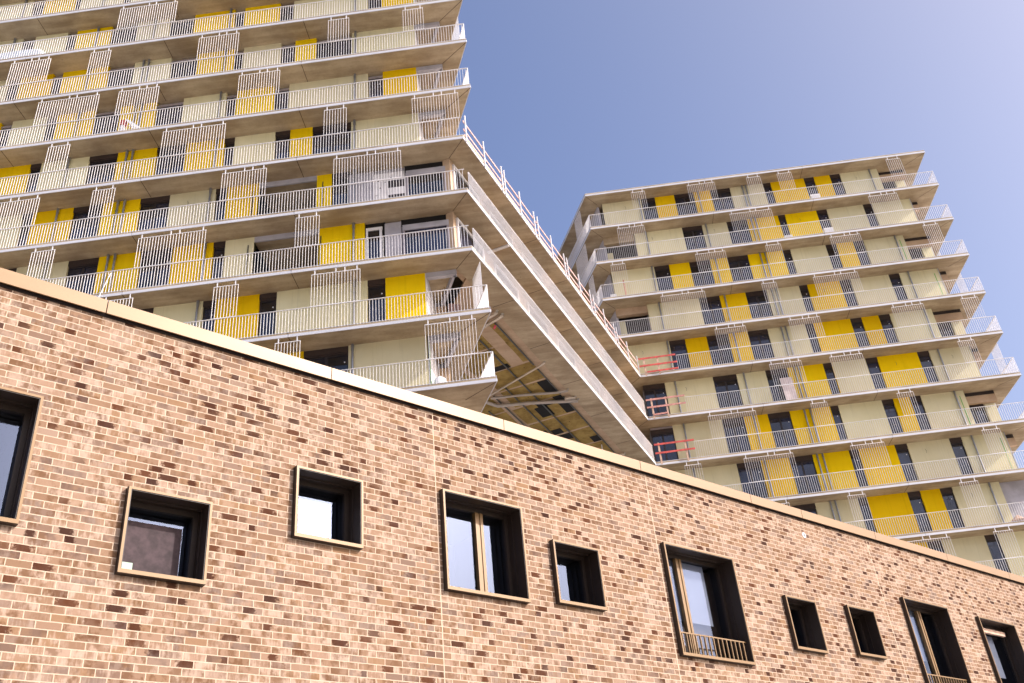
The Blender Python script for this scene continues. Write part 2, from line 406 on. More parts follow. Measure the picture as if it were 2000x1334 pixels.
# windows
for (s0, s1, z0, z1, mul, rail, kind) in WINS:
    w = MB()
    t = 0.040; yf, yb = -0.085, 0.03
    def ring(mb, a0, a1, c0, c1, tt, tb, y0, y1):
        mb.box(a0, a1, y0, y1, c1 - tt, c1); mb.box(a0, a1, y0, y1, c0, c0 + tb)
        mb.box(a0, a0 + tt, y0, y1, c0 + tb, c1 - tt); mb.box(a1 - tt, a1, y0, y1, c0 + tb, c1 - tt)
    ring(w, s0 + 0.002, s1 - 0.002, z0 + 0.002, z1 - 0.002, t, t + 0.008, yf + 0.008, yb)
    win = w.build('window', m['lining'], brickb)  # frame body in the darkened bronze, for sides turned from the sun
    tr_ = MB(); ring(tr_, s0 + 0.004, s1 - 0.004, z0 + 0.004, z1 - 0.004, t - 0.012, t + 0.004, yf, yf + 0.008)
    tr_.build('trim', m['bronze'], win)
    l = MB(); q = t - 0.012
    l.box(s0 + 0.002, s1 - 0.002, yb, 0.33, z1 - q, z1 - 0.002); l.box(s0 + 0.002, s1 - 0.002, yb, 0.33, z0 + 0.002, z0 + q)
    l.box(s0 + 0.002, s0 + q, yb, 0.33, z0 + q, z1 - q); l.box(s1 - q, s1 - 0.002, yb, 0.33, z0 + q, z1 - q)
    l.box(s0 + q, s1 - q, yb + 0.10, yb + 0.112, z1 - q - 0.02, z1 - q)   # guide rails of the reveal
    l.box(s1 - q - 0.014, s1 - q, yb + 0.10, yb + 0.115, z0 + q, z1 - q)
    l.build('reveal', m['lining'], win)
    f = MB(); fw = 0.06
    a, b, c, d = s0 + q, s1 - q, z0 + q, z1 - q
    f.box(a, b, 0.245, 0.31, d - fw, d); f.box(a, b, 0.235, 0.31, c, c + fw)
    f.box(a, a + fw, 0.245, 0.31, c + fw, d - fw); f.box(b - fw, b, 0.245, 0.31, c + fw, d - fw)
    if mul:
        fm = MB()
        fm.box(mul[0], mul[0] + 0.05, 0.235, 0.31, c + fw, d - fw); fm.box(mul[1] - 0.05, mul[1], 0.235, 0.31, c + fw, d - fw)
        fm.box(mul[0] + 0.05, mul[1] - 0.05, 0.248, 0.31, c + fw, d - fw)
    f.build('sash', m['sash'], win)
    if mul: fm.build('mullion', m['bronze'], win)
    MB().box(a, b, 0.225, 0.234, c, c + fw).build('bottom_rail', m['bronze'], win)  # bottom rail and mullion carry the sunlit tone of the sash bronze
    p = MB()
    if kind == 'tilt':
        p.add([(a + fw, 0.27, c + fw), (b - fw, 0.27, c + fw), (b - fw, 0.37, d - fw), (a + fw, 0.37, d - fw)], [(0, 1, 2, 3)])
    else:
        p.add([(a + fw, 0.29, c + fw), (b - fw, 0.29, c + fw), (b - fw, 0.29, d - fw), (a + fw, 0.29, d - fw)], [(0, 1, 2, 3)])
    p.build('pane', m['pane'], win)
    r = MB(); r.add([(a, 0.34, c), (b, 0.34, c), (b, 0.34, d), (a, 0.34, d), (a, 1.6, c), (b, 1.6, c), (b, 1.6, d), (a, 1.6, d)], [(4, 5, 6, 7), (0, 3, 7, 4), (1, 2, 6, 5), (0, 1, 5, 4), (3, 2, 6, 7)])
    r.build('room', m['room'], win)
    if kind in ('blind', 'blind2'):
        MB().box(a + 0.02, b - 0.19 if kind == 'blind' else 15.64, 0.36, 0.37, c, d - (0.19 if kind == 'blind' else 0.16)).build('blind', m['blind'], win)
    if kind == 'sheet':
        MB().box(a + fw, b - 0.16, 0.286, 0.2885, c + fw, d - 0.21).build('dark_sheet', m['dark_sheet'], win)  # matte film added before the pane in place of a dark reflection
        MB().box(a + 0.09, a + 0.24, 0.280, 0.285, c + 0.07, c + 0.23).box(a + 0.062, a + 0.10, 0.280, 0.285, c + 0.36, c + 0.54).box(a + 0.062, a + 0.10, 0.280, 0.285, c + 0.60, c + 0.70).build('sticker', m['sticker'], win)
    if kind == 'half':
        MB().box(a, 13.32, 0.36, 0.37, c + 0.70, d - 0.05).build('blind', m['lavblind'], win)
        MB().box(a, b, 0.46, 0.48, c, d - 0.1).build('dark_sheet', m['bronze_dark'], win)
    if kind == 'half2':
        MB().box(a, 20.44, 0.36, 0.37, c + 0.78, d - 0.03).build('blind', m['lavblind'], win)
    if kind == 'bar':
        MB().box(a, b - 0.12, 0.15, 0.22, d - 0.22, d - 0.12).build('shutter_rail', m['timber'], win)
        MB().box(a + 0.3, 23.72, 0.36, 0.37, c + 0.7, d - 0.2).build('blind', m['lavblind'], win)
        MB().box(22.98, 23.12, 0.235, 0.244, c + fw, d - fw - 0.2).build('mullion', m['bronze'], win)
    if rail:
        rl = MB(); zt = z0 + 0.40
        rl.box(a, b, -0.01, 0.012, zt - 0.02, zt)
        nb = int((b - a) / 0.11)
        for i in range(1, nb + 1):
            x = a + (b - a) * i / (nb + 1)
            rl.box(x - 0.008, x + 0.008, -0.02, 0.004, z0 + 0.05, zt - 0.02)
        rl.build('balustrade', m['bronze'], win)
MB().tube([(16.25, -0.01, 8.01), (16.25, 0.012, 8.01)], 0.055, 20).build('wall_collar', m['whitem'], brickb)
MB().tube([(16.25, -0.014, 8.01), (16.25, 0.0, 8.01)], 0.022, 16).build('wall_hole', m['black'], brickb)

# ------------------------------------------------------------------ towers
DA, YA = 29.322, 30.40
DB, YB = 51.615, 52.70
Z5 = 30.65
def zk(k): return Z5 + (5 - k) * 3.0
SP = 0.12
V = Vector((0.3343, 0.9425, 0)); NL = Vector((-V.y, V.x, 0)); C0 = Vector((-2.38, 29.322, 0))
def bp(al, inn, z): 
    p = C0 + V * al + NL * inn
    return Vector((p.x, p.y, z))

def rail_line(mb, p0, p1, z, SP=SP, hgt=1.26, low=0.20):
    p0 = Vector((p0[0], p0[1], 0)); p1 = Vector((p1[0], p1[1], 0)); d = p1 - p0; L = d.length; d.normalize()
    n = int(L / SP)
    up = Vector((0, 0, 1))
    for i in range(n + 1):
        q = p0 + d * (i * SP)
        mb.bar(q + up * (z + low), q + up * (z + hgt - 0.012), 0.012, 0.027, up=tuple(d.cross(up)))
    mb.bar(p0 + up * (z + hgt), p1 + up * (z + hgt), 0.045, 0.016)

def fascia_line(mb, p0, p1, z, hgt=0.235, out=None):
    """steel edge channel: deep white lower flange, inset web, thin top flange"""
    p0 = Vector((p0[0], p0[1], 0)); p1 = Vector((p1[0], p1[1], 0)); d = (p1 - p0).normalized()
    o = out if out is not None else Vector((d.y, -d.x, 0))
    def quadbar(y0, y1, z0, z1):
        a, b = p0 + o * y0, p1 + o * y0; c, e = p1 + o * y1, p0 + o * y1
        mb.prism([(a.x, a.y), (b.x, b.y), (c.x, c.y), (e.x, e.y)], z0, z1)
    return quadbar

def privacy_screen(x0, x1, y, ztop, zbot, parent, posts=True, zc=None):
    mb = MB(); n = max(2, round((x1 - x0) / (SP if x1 < 0 else 0.126)))
    dx = (x1 - x0) / n
    for i in range(n + 1):
        x = x0 + i * dx
        mb.box(x - 0.006, x + 0.006, y - 0.013, y + 0.013, zbot, ztop - 0.02)
    mb.box(x0 - 0.012, x1 + 0.012, y - 0.014, y + 0.014, ztop - 0.022, ztop)
    mb.box(x0 - 0.012, x1 + 0.012, y - 0.020, y - 0.0125, zbot, zbot + 0.024)
    if zc:
        idx = [1] + ([n // 2] if n > 10 else []) + ([n // 2 + 3] if n > 14 else []) + [n - 1]
        for i in idx:
            x = x0 + i * dx
            mb.box(x - 0.019, x + 0.019, y - 0.012, y + 0.012, ztop + 0.001, zc - 0.001)
    return mb.build('privacy_screen', m['steel'], parent)

def window_unit(x0, x1, yf, z0, z1, parent, style='dark'):
    """balcony door set between render panels, roller shutter box on top"""
    f = MB(); y = yf + 0.10; t = 0.055
    zb = z1 - 0.30
    f.box(x0, x0 + t, y, y + 0.07, z0, zb); f.box(x1 - t, x1, y, y + 0.07, z0, zb)
    f.box(x0 + t, x1 - t, y, y + 0.07, zb - 0.07, zb); f.box(x0 + t, x1 - t, y, y + 0.07, z0, z0 + 0.09)
    if x1 - x0 > 1.15:
        xm = (x0 + x1) / 2
        f.box(xm - 0.05, xm + 0.05, y, y + 0.07, z0 + 0.09, zb - 0.07)
    w = f.build('window', m['dark'], parent)
    g_ = MB(); g_.add([(x0 + t, y + 0.03, z0 + 0.09), (x1 - t, y + 0.03, z0 + 0.09), (x1 - t, y + 0.03, zb - 0.07), (x0 + t, y + 0.03, zb - 0.07)], [(0, 1, 2, 3)])
    g_.build('pane', m['tglass'], w)
    b = MB()
    if style == 'dark':
        b.box(x0 + 0.002, x1 - 0.002, yf + 0.02, y + 0.10, zb + 0.05, z1 - 0.004)
        b.box(x0 + 0.02, x1 - 0.02, yf + 0.06, y + 0.10, zb + 0.002, zb + 0.05)
        b.build('shutter_box', m['shutter'], w)
    else:
        b.box(x0 + 0.002, x1 - 0.002, yf + 0.05, y + 0.10, zb - 0.01, zb + 0.10)
        b.build('shutter_box', m['silver'], w)
    if random.random() < 0.75:   # round lamp or vent dot seen behind the glass
        xx = x1 - t - 0.12
        MB().tube([(xx, y + 0.02, zb - 0.35), (xx, y + 0.029, zb - 0.35)], 0.03, 10).build('label_dot', m['whitem'], w)
    return w

def parse(s):
    L = []
    for tkn in s.split():
        L.append((tkn[0], float(tkn[1:])))
    return L

A_SEG = {
0: "C-27.16 W-24.40 Y-23.72 W-22.08 C-21.76 W-19.50 C-19.07 W-16.75 Y-15.47 W-13.42 Y-11.10 |-4.40",
1: "C-27.04 W-24.40 C-23.72 W-22.06 Y-21.56 W-19.77 C-18.43 W-16.75 Y-15.47 W-13.42 Y-12.90 W-11.11 C-10.40 W-6.67 Y-5.98 |-4.40",
2: "C-26.85 W-24.53 Y-23.93 W-22.28 Y-21.79 W-19.50 C-18.20 W-16.38 Y-15.05 W-13.25 C-12.78 W-10.93 Y-10.23 W-9.20 C-7.45 |-4.40",
3: "Y-26.12 W-24.30 C-23.73 W-22.05 Y-21.55 W-19.74 Y-18.47 W-16.77 C-15.46 W-13.41 Y-12.90 W-11.12 C-10.41 W-6.68 Y-5.98 |-4.40",
4: "Y-25.53 W-22.30 C-21.78 W-19.55 Y-18.21 W-16.40 Y-15.02 W-13.27 C-12.79 W-10.94 Y-10.24 W-9.23 C-7.46 |-4.40",
5: "C-24.88 W-22.10 Y-21.60 W-19.80 Y-18.47 W-16.80 C-15.47 W-13.43 Y-12.91 L-11.52 Y-8.95 W-8.30 G-7.57 P-6.47 B-5.12 |-3.26",
6: "Y-24.58 W-22.29 C-21.77 W-19.53 Y-18.20 W-16.41 Y-15.02 W-13.29 C-12.77 L-11.54 Y-8.78 D-6.87 G-6.03 B-5.34 |-3.28",
7: "C-22.07 W-19.78 Y-18.45 W-16.70 C-15.50 W-13.47 Y-12.92 W-11.16 C-10.44 W-6.76 Y-6.03 |-4.43",
8: "C-18.64 Y-10.82 W-9.26 C-7.51 |-4.47"}
B_SEG = {
0: "C5.22 W7.99 Y8.98 W10.34 Y11.74 W12.90 C14.31 W16.64 Y17.19 W19.52 Y20.24 W21.34 C22.07 |24.67",
1: "C7.05 W10.37 C11.76 W13.46 Y14.87 W17.00 Y17.50 W19.65 C20.37 W22.84 C23.47 |26.05",
2: "C5.03 W7.93 Y8.95 W10.31 Y11.73 W12.88 Y14.28 W16.62 C17.15 W19.50 Y20.21 W21.35 C22.05 |24.68",
3: "C6.97 W10.40 Y11.76 W13.46 C14.86 W16.98 Y17.53 W19.62 C20.36 W22.83 C23.53 |26.02",
4: "C4.90 W7.90 Y8.94 W10.31 Y11.71 W12.95 C14.24 W16.63 Y17.17 W19.50 Y20.23 W21.30 C22.02 |24.66",
5: "W5.74 C7.11 W10.12 C11.60 W13.40 Y14.77 W16.98 Y17.53 C17.55 W19.61 Y20.35 W22.81 C23.54 |26.05",
6: "w5.70 C7.07 W10.06 Y11.42 W12.86 Y14.20 W16.65 C17.14 W19.75 Y20.45 W21.42 C22.10 |24.65",
7: "C5.75 W10.34 Y11.76 W13.42 Y14.82 W16.95 Y17.51 W19.63 C20.36 W22.81 C23.53 |26.0",
8: "C6.36 W12.70 C14.21 W16.63 Y17.16 W19.46 Y20.19 W21.30 C22.00 X24.65 |26.69",
9: "C13.93 Y17.52 W19.64 C20.43 W22.78 C23.50 |26.63"}
A_PIPE = {0: [-24.77, -20.48], 1: [-24.77, -20.43, -17.48, -13.61, -7.28], 2: [-20.45, -17.72, -17.46, -13.64, -7.26],
3: [-20.47, -17.72, -17.44, -13.65, -7.28], 4: [-20.46, -17.76, -17.48, -13.61, -7.29], 5: [-20.46, -17.76, -17.46, -13.64, -7.27],
6: [-20.44, -17.77, -17.47, -13.6, -7.31], 7: [-13.65, -7.27], 8: [-7.33]}
B_PIPE = {0: [7.85, 12.04, 15.16, 15.41, 24.1], 1: [7.85, 12.02, 15.13, 15.41], 2: [7.78, 12.07, 15.08, 15.42, 24.11], 3: [7.76, 12.07, 15.17, 15.45, 24.08],
4: [7.78, 12.06, 15.09, 15.37, 24.16], 5: [7.75, 12.04, 15.19, 15.45, 24.08], 6: [7.74, 12.0, 15.06, 15.42, 24.09], 7: [7.78, 11.99, 15.06, 15.39, 24.1], 8: [15.05, 15.34, 24.07]}
A_SCR = {0: [(-10.45, -8.36)], 1: [(-18.81, -15.96)],
2: [(-23.77, -21.84), (-19.85, -18.89), (-14.57, -12.65), (-8.32, -7.34), (-4.75, -3.8)],
3: [(-21.87, -19.01), (-18.07, -16.19), (-12.42, -10.53)],
4: [(-20.87, -19.9), (-15.65, -12.84), (-8.4, -7.42), (-4.49, -2.46)],
5: [(-23.34, -20.73), (-18.38, -17.42), (-12.74, -10.84), (-7.93, -5.07)],
6: [(-20.5, -19.54), (-16.01, -13.2), (-9.45, -8.49)],
7: [(-17.09, -15.87), (-12.61, -11.64), (-8.72, -6.81)],
8: [(-10.03, -9.08), (-4.36, -2.47)]}
B_SCR = {0: [(7.25, 8.19), (11.18, 13.07), (15.32, 16.25), (17.45, 18.42), (25.01, 25.95)],
1: [(5.84, 7.67), (13.55, 16.34), (22.94, 24.84)],
2: [(4.98, 5.92), (10.64, 12.59), (15.29, 16.27), (19.55, 21.51), (25.67, 26.64)],
3: [(7.82, 10.64), (14.36, 15.28), (17.68, 20.51)],
4: [(10.73, 12.64), (15.38, 17.31), (21.83, 23.78), (26.13, 27.17)],
5: [(13.48, 15.41), (17.17, 19.12), (24.95, 25.9)],
6: [(9.12, 11.94), (15.25, 16.2), (20.36, 21.3)],
7: [(7.17, 8.11), (10.62, 13.45), (16.78, 18.71), (24.33, 25.32)],
8: [(11.6, 12.51), (15.81, 16.78), (22.04, 23.04)],
9: [(17.69, 20.5), (22.87, 23.87)]}
A_LEFT = {0: -26.4, 1: -25.8, 2: -25.2, 3: -24.5, 4: -23.9, 5: -23.2, 6: -22.6, 7: -18.6, 8: -12.0}

MA, MBL = -0.39, -0.352          # plan slope of the raked ends
def a_x(y, x0=-1.87): return x0 + MA * (y - DA)
AL = -28.0; ABACK = 43.0; BBACK = 66.0

def facade(parent, SEG, PIPE, yf, k, xleft, style):
    z0, z1 = zk(k + 1) + 0.235, zk(k) + 0.006
    L = parse(SEG[k])
    for (t, x), (t2, x2) in zip(L[:-1], L[1:]):
        if x2 < xleft: continue
        a = max(x, xleft - 1.2)
        a, b = a + 0.0, x2
        if t in 'CY':
            p = MB().box(a, b, yf, yf + 0.20, z0, z1)
            p.build('wall_panel', m['cream' if t == 'C' else 'yellow'], parent)
            if b - a > 1.5 and random.random() < 0.35:   # hairline socket left for a lamp
                xx = a + (b - a) * random.uniform(0.35, 0.6)
                MB().tube([(xx, yf - 0.003, z1 - 0.75), (xx + 0.03, yf - 0.03, z1 - 0.62), (xx - 0.02, yf - 0.02, z1 - 0.5)], 0.007, 6).build('wall_cable', m['wire'], parent)
        elif t == 'W':
            window_unit(a, b, yf, z0, z1, parent, style)
        elif t == 'w':
            window_unit(a, b, yf, z0, z1 - 0.16, parent, 'dark')
            MB().box(a, b, yf + 0.02, yf + 0.08, z1 - 0.15, z1 - 0.03).build('lintel_strip', m['silver'], parent)
        elif t == 'X':
            window_unit(a, b, yf + 0.35, z0, z1 - 0.12, parent, 'dark')
        elif t == 'G':
            MB().box(a, b, yf + 0.06, yf + 0.2, z0, z1 - 0.15).build('grey_wall_board', m['greyp'], parent)
        elif t == 'P':
            p = MB().box(a, b, yf + 0.03, yf + 0.2, z0, z1 - 0.35)
            o = p.build('white_wall_board', m['perf'], parent)
            h = MB()
            for (u, v) in [(0.15, .3), (0.3, .75), (0.12, 1.2), (0.28, 1.6), (0.5, 1.9), (0.75, 2.1), (.2, 2.0), (.55, .9)]:
                h.tube([(a + u, yf + 0.026, z0 + v), (a + u, yf + 0.031, z0 + v)], 0.035, 8)
            h.box(a + 0.62, b - 0.02, yf + 0.026, yf + 0.031, z0 + 1.55, z0 + 1.95)
            h.box(a + 0.62, b - 0.02, yf + 0.026, yf + 0.031, z0 + 0.75, z0 + 1.15)
            h.build('board_opening', m['dark'], o)
        elif t == 'B':
            f = MB(); t_ = 0.07; y = yf + 0.06
            f.box(a + .05, b, y, y + 0.10, z1 - 0.62, z1 - 0.34)
            w = f.build('shop_window', m['greyp'], parent)
            MB().box(a, b + 0.02, yf + 0.12, yf + 0.17, z1 - 0.34, z1 - 0.02).build('head_gap', m['black'], w)
            MB().box(a + 0.05, a + 0.14, y, y + 0.1, z0, z1 - 0.62).build('window_jamb', m['silver'], w)
            MB().box(b - 0.16, b, y, y + 0.1, z0, z1 - 0.62).build('window_jamb', m['silver'], w)
            g_ = MB(); g_.add([(a + 0.14, y + 0.05, z0), (b - 0.16, y + 0.05, z0), (b - 0.16, y + 0.05, z1 - 0.62), (a + 0.14, y + 0.05, z1 - 0.62)], [(0, 1, 2, 3)])
            g_.build('pane', m['tglass'], w)
        elif t == 'D':
            f = MB(); y = yf + 0.04
            f.box(a + 0.05, b - 0.1, y, y + 0.08, z1 - 0.42, z1 - 0.28); f.box(a + 0.05, a + 0.13, y, y + 0.08, z0, z1 - 0.42); f.box(b - 0.22, b - 0.12, y, y + 0.08, z0, z1 - 0.42)
            w = f.build('white_door_frame', m['whitem'], parent)
            g_ = MB().box(a + 0.13, b - 0.22, y + 0.05, y + 0.07, z0, z1 - 0.42); g_.build('pane', m['tglass'], w)
            MB().box(a, b, yf + 0.13, yf + 0.18, z0, z1).build('head_gap', m['black'], w)
        elif t == 'L':     # deep recess without its window yet
            l = MB(); d = 2.2
            l.add([(a, yf + 0.02, z0), (a, yf + d, z0), (a, yf + d, z1), (a, yf + 0.02, z1)], [(0, 1, 2, 3)])
            l.add([(b, yf + 0.02, z0), (b, yf + d, z0), (b, yf + d, z1), (b, yf + 0.02, z1)], [(0, 1, 2, 3)])
            l.build('recess_cheek', m['cream'], parent)
            c = MB().box(a, b, yf + d, yf + d + 0.1, z0, z1); c.build('recess_wall', m['cream'], parent)
            MB().box(a, b, yf + 0.08, yf + d - 0.01, z1 - 0.24, z1 - 0.10).build('recess_ceiling', m['soffit'], parent)
            MB().box(a, b, yf + 0.004, yf + 0.078, z1 - 0.26, z1).build('recess_beam', m['greyp'], parent)
            w = window_unit(a + 1.0, b - 0.25, yf + d - 0.2, z0, z1 - 0.4, parent, 'dark')
            MB().box(a + 1.55, a + 1.65, yf + d - 0.13, yf + d - 0.11, z0, z1 - 0.9).build('glass_film', plain_green, w)
    for x in PIPE.get(k, []):
        if x < xleft: continue
        pm = MB(); r = 0.045; y = yf - 0.075
        pm.tube([(x, y, z0), (x, y, z1 - 0.28)], r, 10)
        pm.tube([(x, y, z1 - 0.28), (x, y, z1 - 0.02)], r + 0.013, 10)
        pm.tube([(x, y, z1 - 0.60), (x, y, z1 - 0.57)], r + 0.012, 10)
        pm.build('downpipe', m['pipe'], parent)

plain_green = plain('green_film', (0.05, 0.45, 0.25), 0.5)

def slab(parent, poly, k, crease=(), name='floor_slab'):
    z = zk(k)
    s = MB().prism(poly, z + 0.006, z + 0.225)
    o = s.build(name, m['soffit'], parent)
    if crease:
        for a, b in crease:
            MB().bar((a[0], a[1], z + 0.005), (b[0], b[1], z + 0.005), 0.028, 0.006).build('slab_joint', m['crease'], o)
    return o

def edge(mbw, mbg, p0, p1, z):
    """white lower flange + galvanised upper web along p0->p1, outside lies to the right of travel"""
    q = fascia_line(None, p0, p1, z)
    d = (Vector((p1[0], p1[1], 0)) - Vector((p0[0], p0[1], 0))).normalized(); o = Vector((d.y, -d.x, 0))
    A = Vector((p0[0], p0[1], 0)); B_ = Vector((p1[0], p1[1], 0))
    def quad(mb, i, e, z0, z1):
        P = [A - o * i, B_ - o * i, B_ + o * e, A + o * e]
        mb.prism([(v.x, v.y) for v in P], z0, z1)
    quad(mbw, 0.012, 0.020, z, z + 0.12)
    quad(mbg, 0.012, -0.002, z + 0.12, z + 0.215)
    quad(mbw, 0.012, 0.006, z + 0.215, z + 0.235)

def splices(mb, xs, y, z):
    for x in xs:
        mb.box(x - 0.004, x + 0.004, y - 0.0235, y + 0.0, z + 0.002, z + 0.2)

# ---------------- left tower
towA = empty('apartment_tower', (-15, 36, 0), 0, 'nearer balcony tower at left with yellow and cream panels', 'building')
towA.location = (0, 0, 0)
core = MB()
core.prism([(AL, YA + 0.21), (-4.45, YA + 0.21), (-4.45, YA + 2.4), (-3.85, YA + 2.4), (-3.15 + MA * 12.4, 42.8), (AL, 42.8)], 0, zk(-2))
# loggia storeys keep the corner open; recesses of storeys 5/6 are cut from the core
core = MB()
def core_storey(mb, k, openings, corner):
    z0, z1 = zk(k + 1) + 0.2, zk(k) + 0.1
    xr = {'open': -4.43, 'closed': -3.3}[corner]
    xcur = AL
    for (a, b) in openings + [(None, None)]:
        xe = a if a is not None else xr
        if corner == 'closed' and a is None:
            mb.prism([(xcur, YA + 0.21), (xe, YA + 0.21), (xe + MA * 12.3, 42.8), (xcur, 42.8)], z0, z1)
        else:
            mb.prism([(xcur, YA + 0.21), (xe, YA + 0.21), (xe, 42.8 if a is not None else YA + 2.2), (xcur, 42.8)] if a is not None else
                     [(xcur, YA + 0.21), (xe, YA + 0.21), (xe, YA + 2.2), (-4.0, YA + 2.2), (-3.3 + MA * 12.3, 42.8), (xcur, 42.8)], z0, z1)
        if a is not None:
            mb.prism([(a, YA + 2.35), (b, YA + 2.35), (b, 42.8), (a, 42.8)], z0, z1)
            xcur = b
for k in range(-2, 10):
    op = [(-11.52, -8.95)] if k == 5 else [(-11.54, -8.78)] if k == 6 else []
    core_storey(core, k, op, 'closed' if k in (5, 6) else 'open')
core.prism([(AL, YA + 0.3), (-4.5, YA + 0.3), (-7.9, 42.8), (AL, 42.8)], 0, zk(10) + 0.1)
core.build('core_wall', m['greyp'], towA)

JA = [-23.12, -16.33, -9.54]
for k in range(-2, 11):
    z = zk(k)
    xc = -2.38 if k in (5, 6, 7) else -1.87
    inner = (-3.17, YA) if k in (5, 6, 7) else (-3.17, YA + 0.02)
    if k in (5, 6, 7):
        poly = [(AL, DA), (xc, DA), inner, (-3.17 + MA * 12.6, ABACK), (AL, ABACK)]
        cre = [((xc - 0.03, DA + 0.04), (-3.15, YA))]
    else:
        poly = [(AL, DA), (xc, DA), (a_x(ABACK), ABACK), (AL, ABACK)]
        cre = [((xc - 0.03, DA + 0.04), (-3.15, YA))]
    cre += [((x, DA + 0.02), (x, YA)) for x in JA]
    s = slab(towA, poly, k, cre)
    fw, fg = MB(), MB()
    edge(fw, fg, (AL, DA), (xc, DA), z)
    if k not in (5, 6, 7):
        edge(fw, fg, (xc, DA), (a_x(38.5), 38.5), z)
    fw.build('slab_edge', m['edge'], s); fg.build('slab_web', m['galv'], s)
    sp = MB(); splices(sp, JA, DA, z); sp.build('edge_splice', m['crease'], s)
    if k >= 1 and k < 10:
        rl = MB()
        rail_line(rl, (AL + 0.4 if k < 8 else -20.0, DA + 0.0), (xc - 0.06, DA + 0.0), z)
        if k not in (5, 6, 7):
            rail_line(rl, (xc - 0.06, DA + 0.0), (a_x(36.5), 36.5), z)
        rl.build('balcony_railing', m['steel'], towA)
for k in range(0, 9):
    facade(towA, A_SEG, A_PIPE, YA, k, A_LEFT[k], 'silver' if k <= 3 else 'dark')
    for (a, b) in A_SCR[k]:
        privacy_screen(a, b, DA + 0.005, zk(k) - 0.20, zk(k + 1) + 1.262, towA, zc=zk(k) + 0.01)
    z0, z1 = zk(k + 1) + 0.235, zk(k) + 0.006
    if k not in (5, 6):      # corner loggia: beam, returns, back wall
        lb = MB()
        lb.box(-4.40, -3.17, YA + 0.01, YA + 0.20, z1 - 0.24, z1)
        lb.prism([(-3.17, YA + 0.01), (-3.17 + MA * 6, YA + 6.01), (-3.36 + MA * 6, YA + 6.01), (-3.36, YA + 0.2)], z1 - 0.24, z1)
        lb.build('loggia_beam', m['greyp'], towA)
        MB().box(-4.425, -4.38, YA + 0.02, YA + 2.2, z0, z1).build('loggia_return', m['perf'], towA)
        MB().box(-4.37, -3.9, YA + 2.1, YA + 2.19, z0, z1 - 0.25).build('loggia_back_wall', m['rawconc'], towA)
        MB().box(-4.385, -4.372, YA - 0.004, YA + 0.03, z0, z1 - 0.3).build('green_trim', m['green'], towA) if k in (1, 8) else None
# raked end: tall side screens
def side_screen(parent, x0, y0, slope, ya, yb_, ztop, zbot):
    mb = MB(); L = (yb_ - ya); n = int(abs(L) * math.hypot(1, slope) / SP)
    for i in range(n + 1):
        y = ya + L * i / n; x = x0 + slope * (y - y0)
        mb.box(x - 0.012, x + 0.012, y - 0.011, y + 0.011, zbot, ztop)
    mb.bar((x0 + slope * (ya - y0), ya, ztop), (x0 + slope * (yb_ - y0), yb_, ztop), 0.03, 0.02)
    return mb.build('privacy_screen', m['steel'], parent)
side_screen(towA, -1.87 - 0.03, DA, MA, 30.0, 31.1, zk(7) - 0.1, zk(8) + 1.26)
side_screen(towA, -1.87 - 0.03, DA, MA, 30.2, 31.3, zk(2) - 0.1, zk(3) + 1.26)
# white leaning pole and hanging cables
for (x, k) in [(-11.74, 5), (-8.68, 5), (-11.78, 6), (-8.70, 6)]:
    z1 = zk(k)
    MB().tube([(x, YA - 0.02, z1 - 0.42), (x, YA - 0.03, z1 - 1.4), (x - 0.04, YA - 0.05, z1 - 2.6)], 0.022, 8).build('hanging_cable', m['wire'], towA)

# ---------------- right tower
towB = empty('apartment_tower', (0, 0, 0), 0, 'farther balcony tower at right, flat white-edged roof against the sky', 'building')
XR = 27.77
def b_left(k):
    return 4.06 if k <= 4 or k >= 8 else 5.56
coreB = MB()
for k in range(0, 11):
    z0, z1 = zk(k + 1) + 0.2, zk(k) + 0.1
    segs = parse(B_SEG.get(k, B_SEG[9])); xl, xr = segs[0][1], segs[-1][1]
    if k == 10: xl, xr = 6, 26
    xr2 = xr - 0.03; xl2 = xl + 0.03
    coreB.prism([(xl2, YB + 0.21), (xr2, YB + 0.21), (xr2, YB + 2.2), (26.5, YB + 2.2), (26.5, 65.5), (0.6, 65.5), (4.8 + MBL * 2.6, YB + 2.6), (xl2, YB + 2.6)], z0, z1)
coreB.prism([(6, YB + 0.3), (26, YB + 0.3), (26, 65), (2, 65)], 0, zk(11) + 0.1)
coreB.build('core_wall', m['greyp'], towB)
JB = [5.65, 12.5, 19.3]
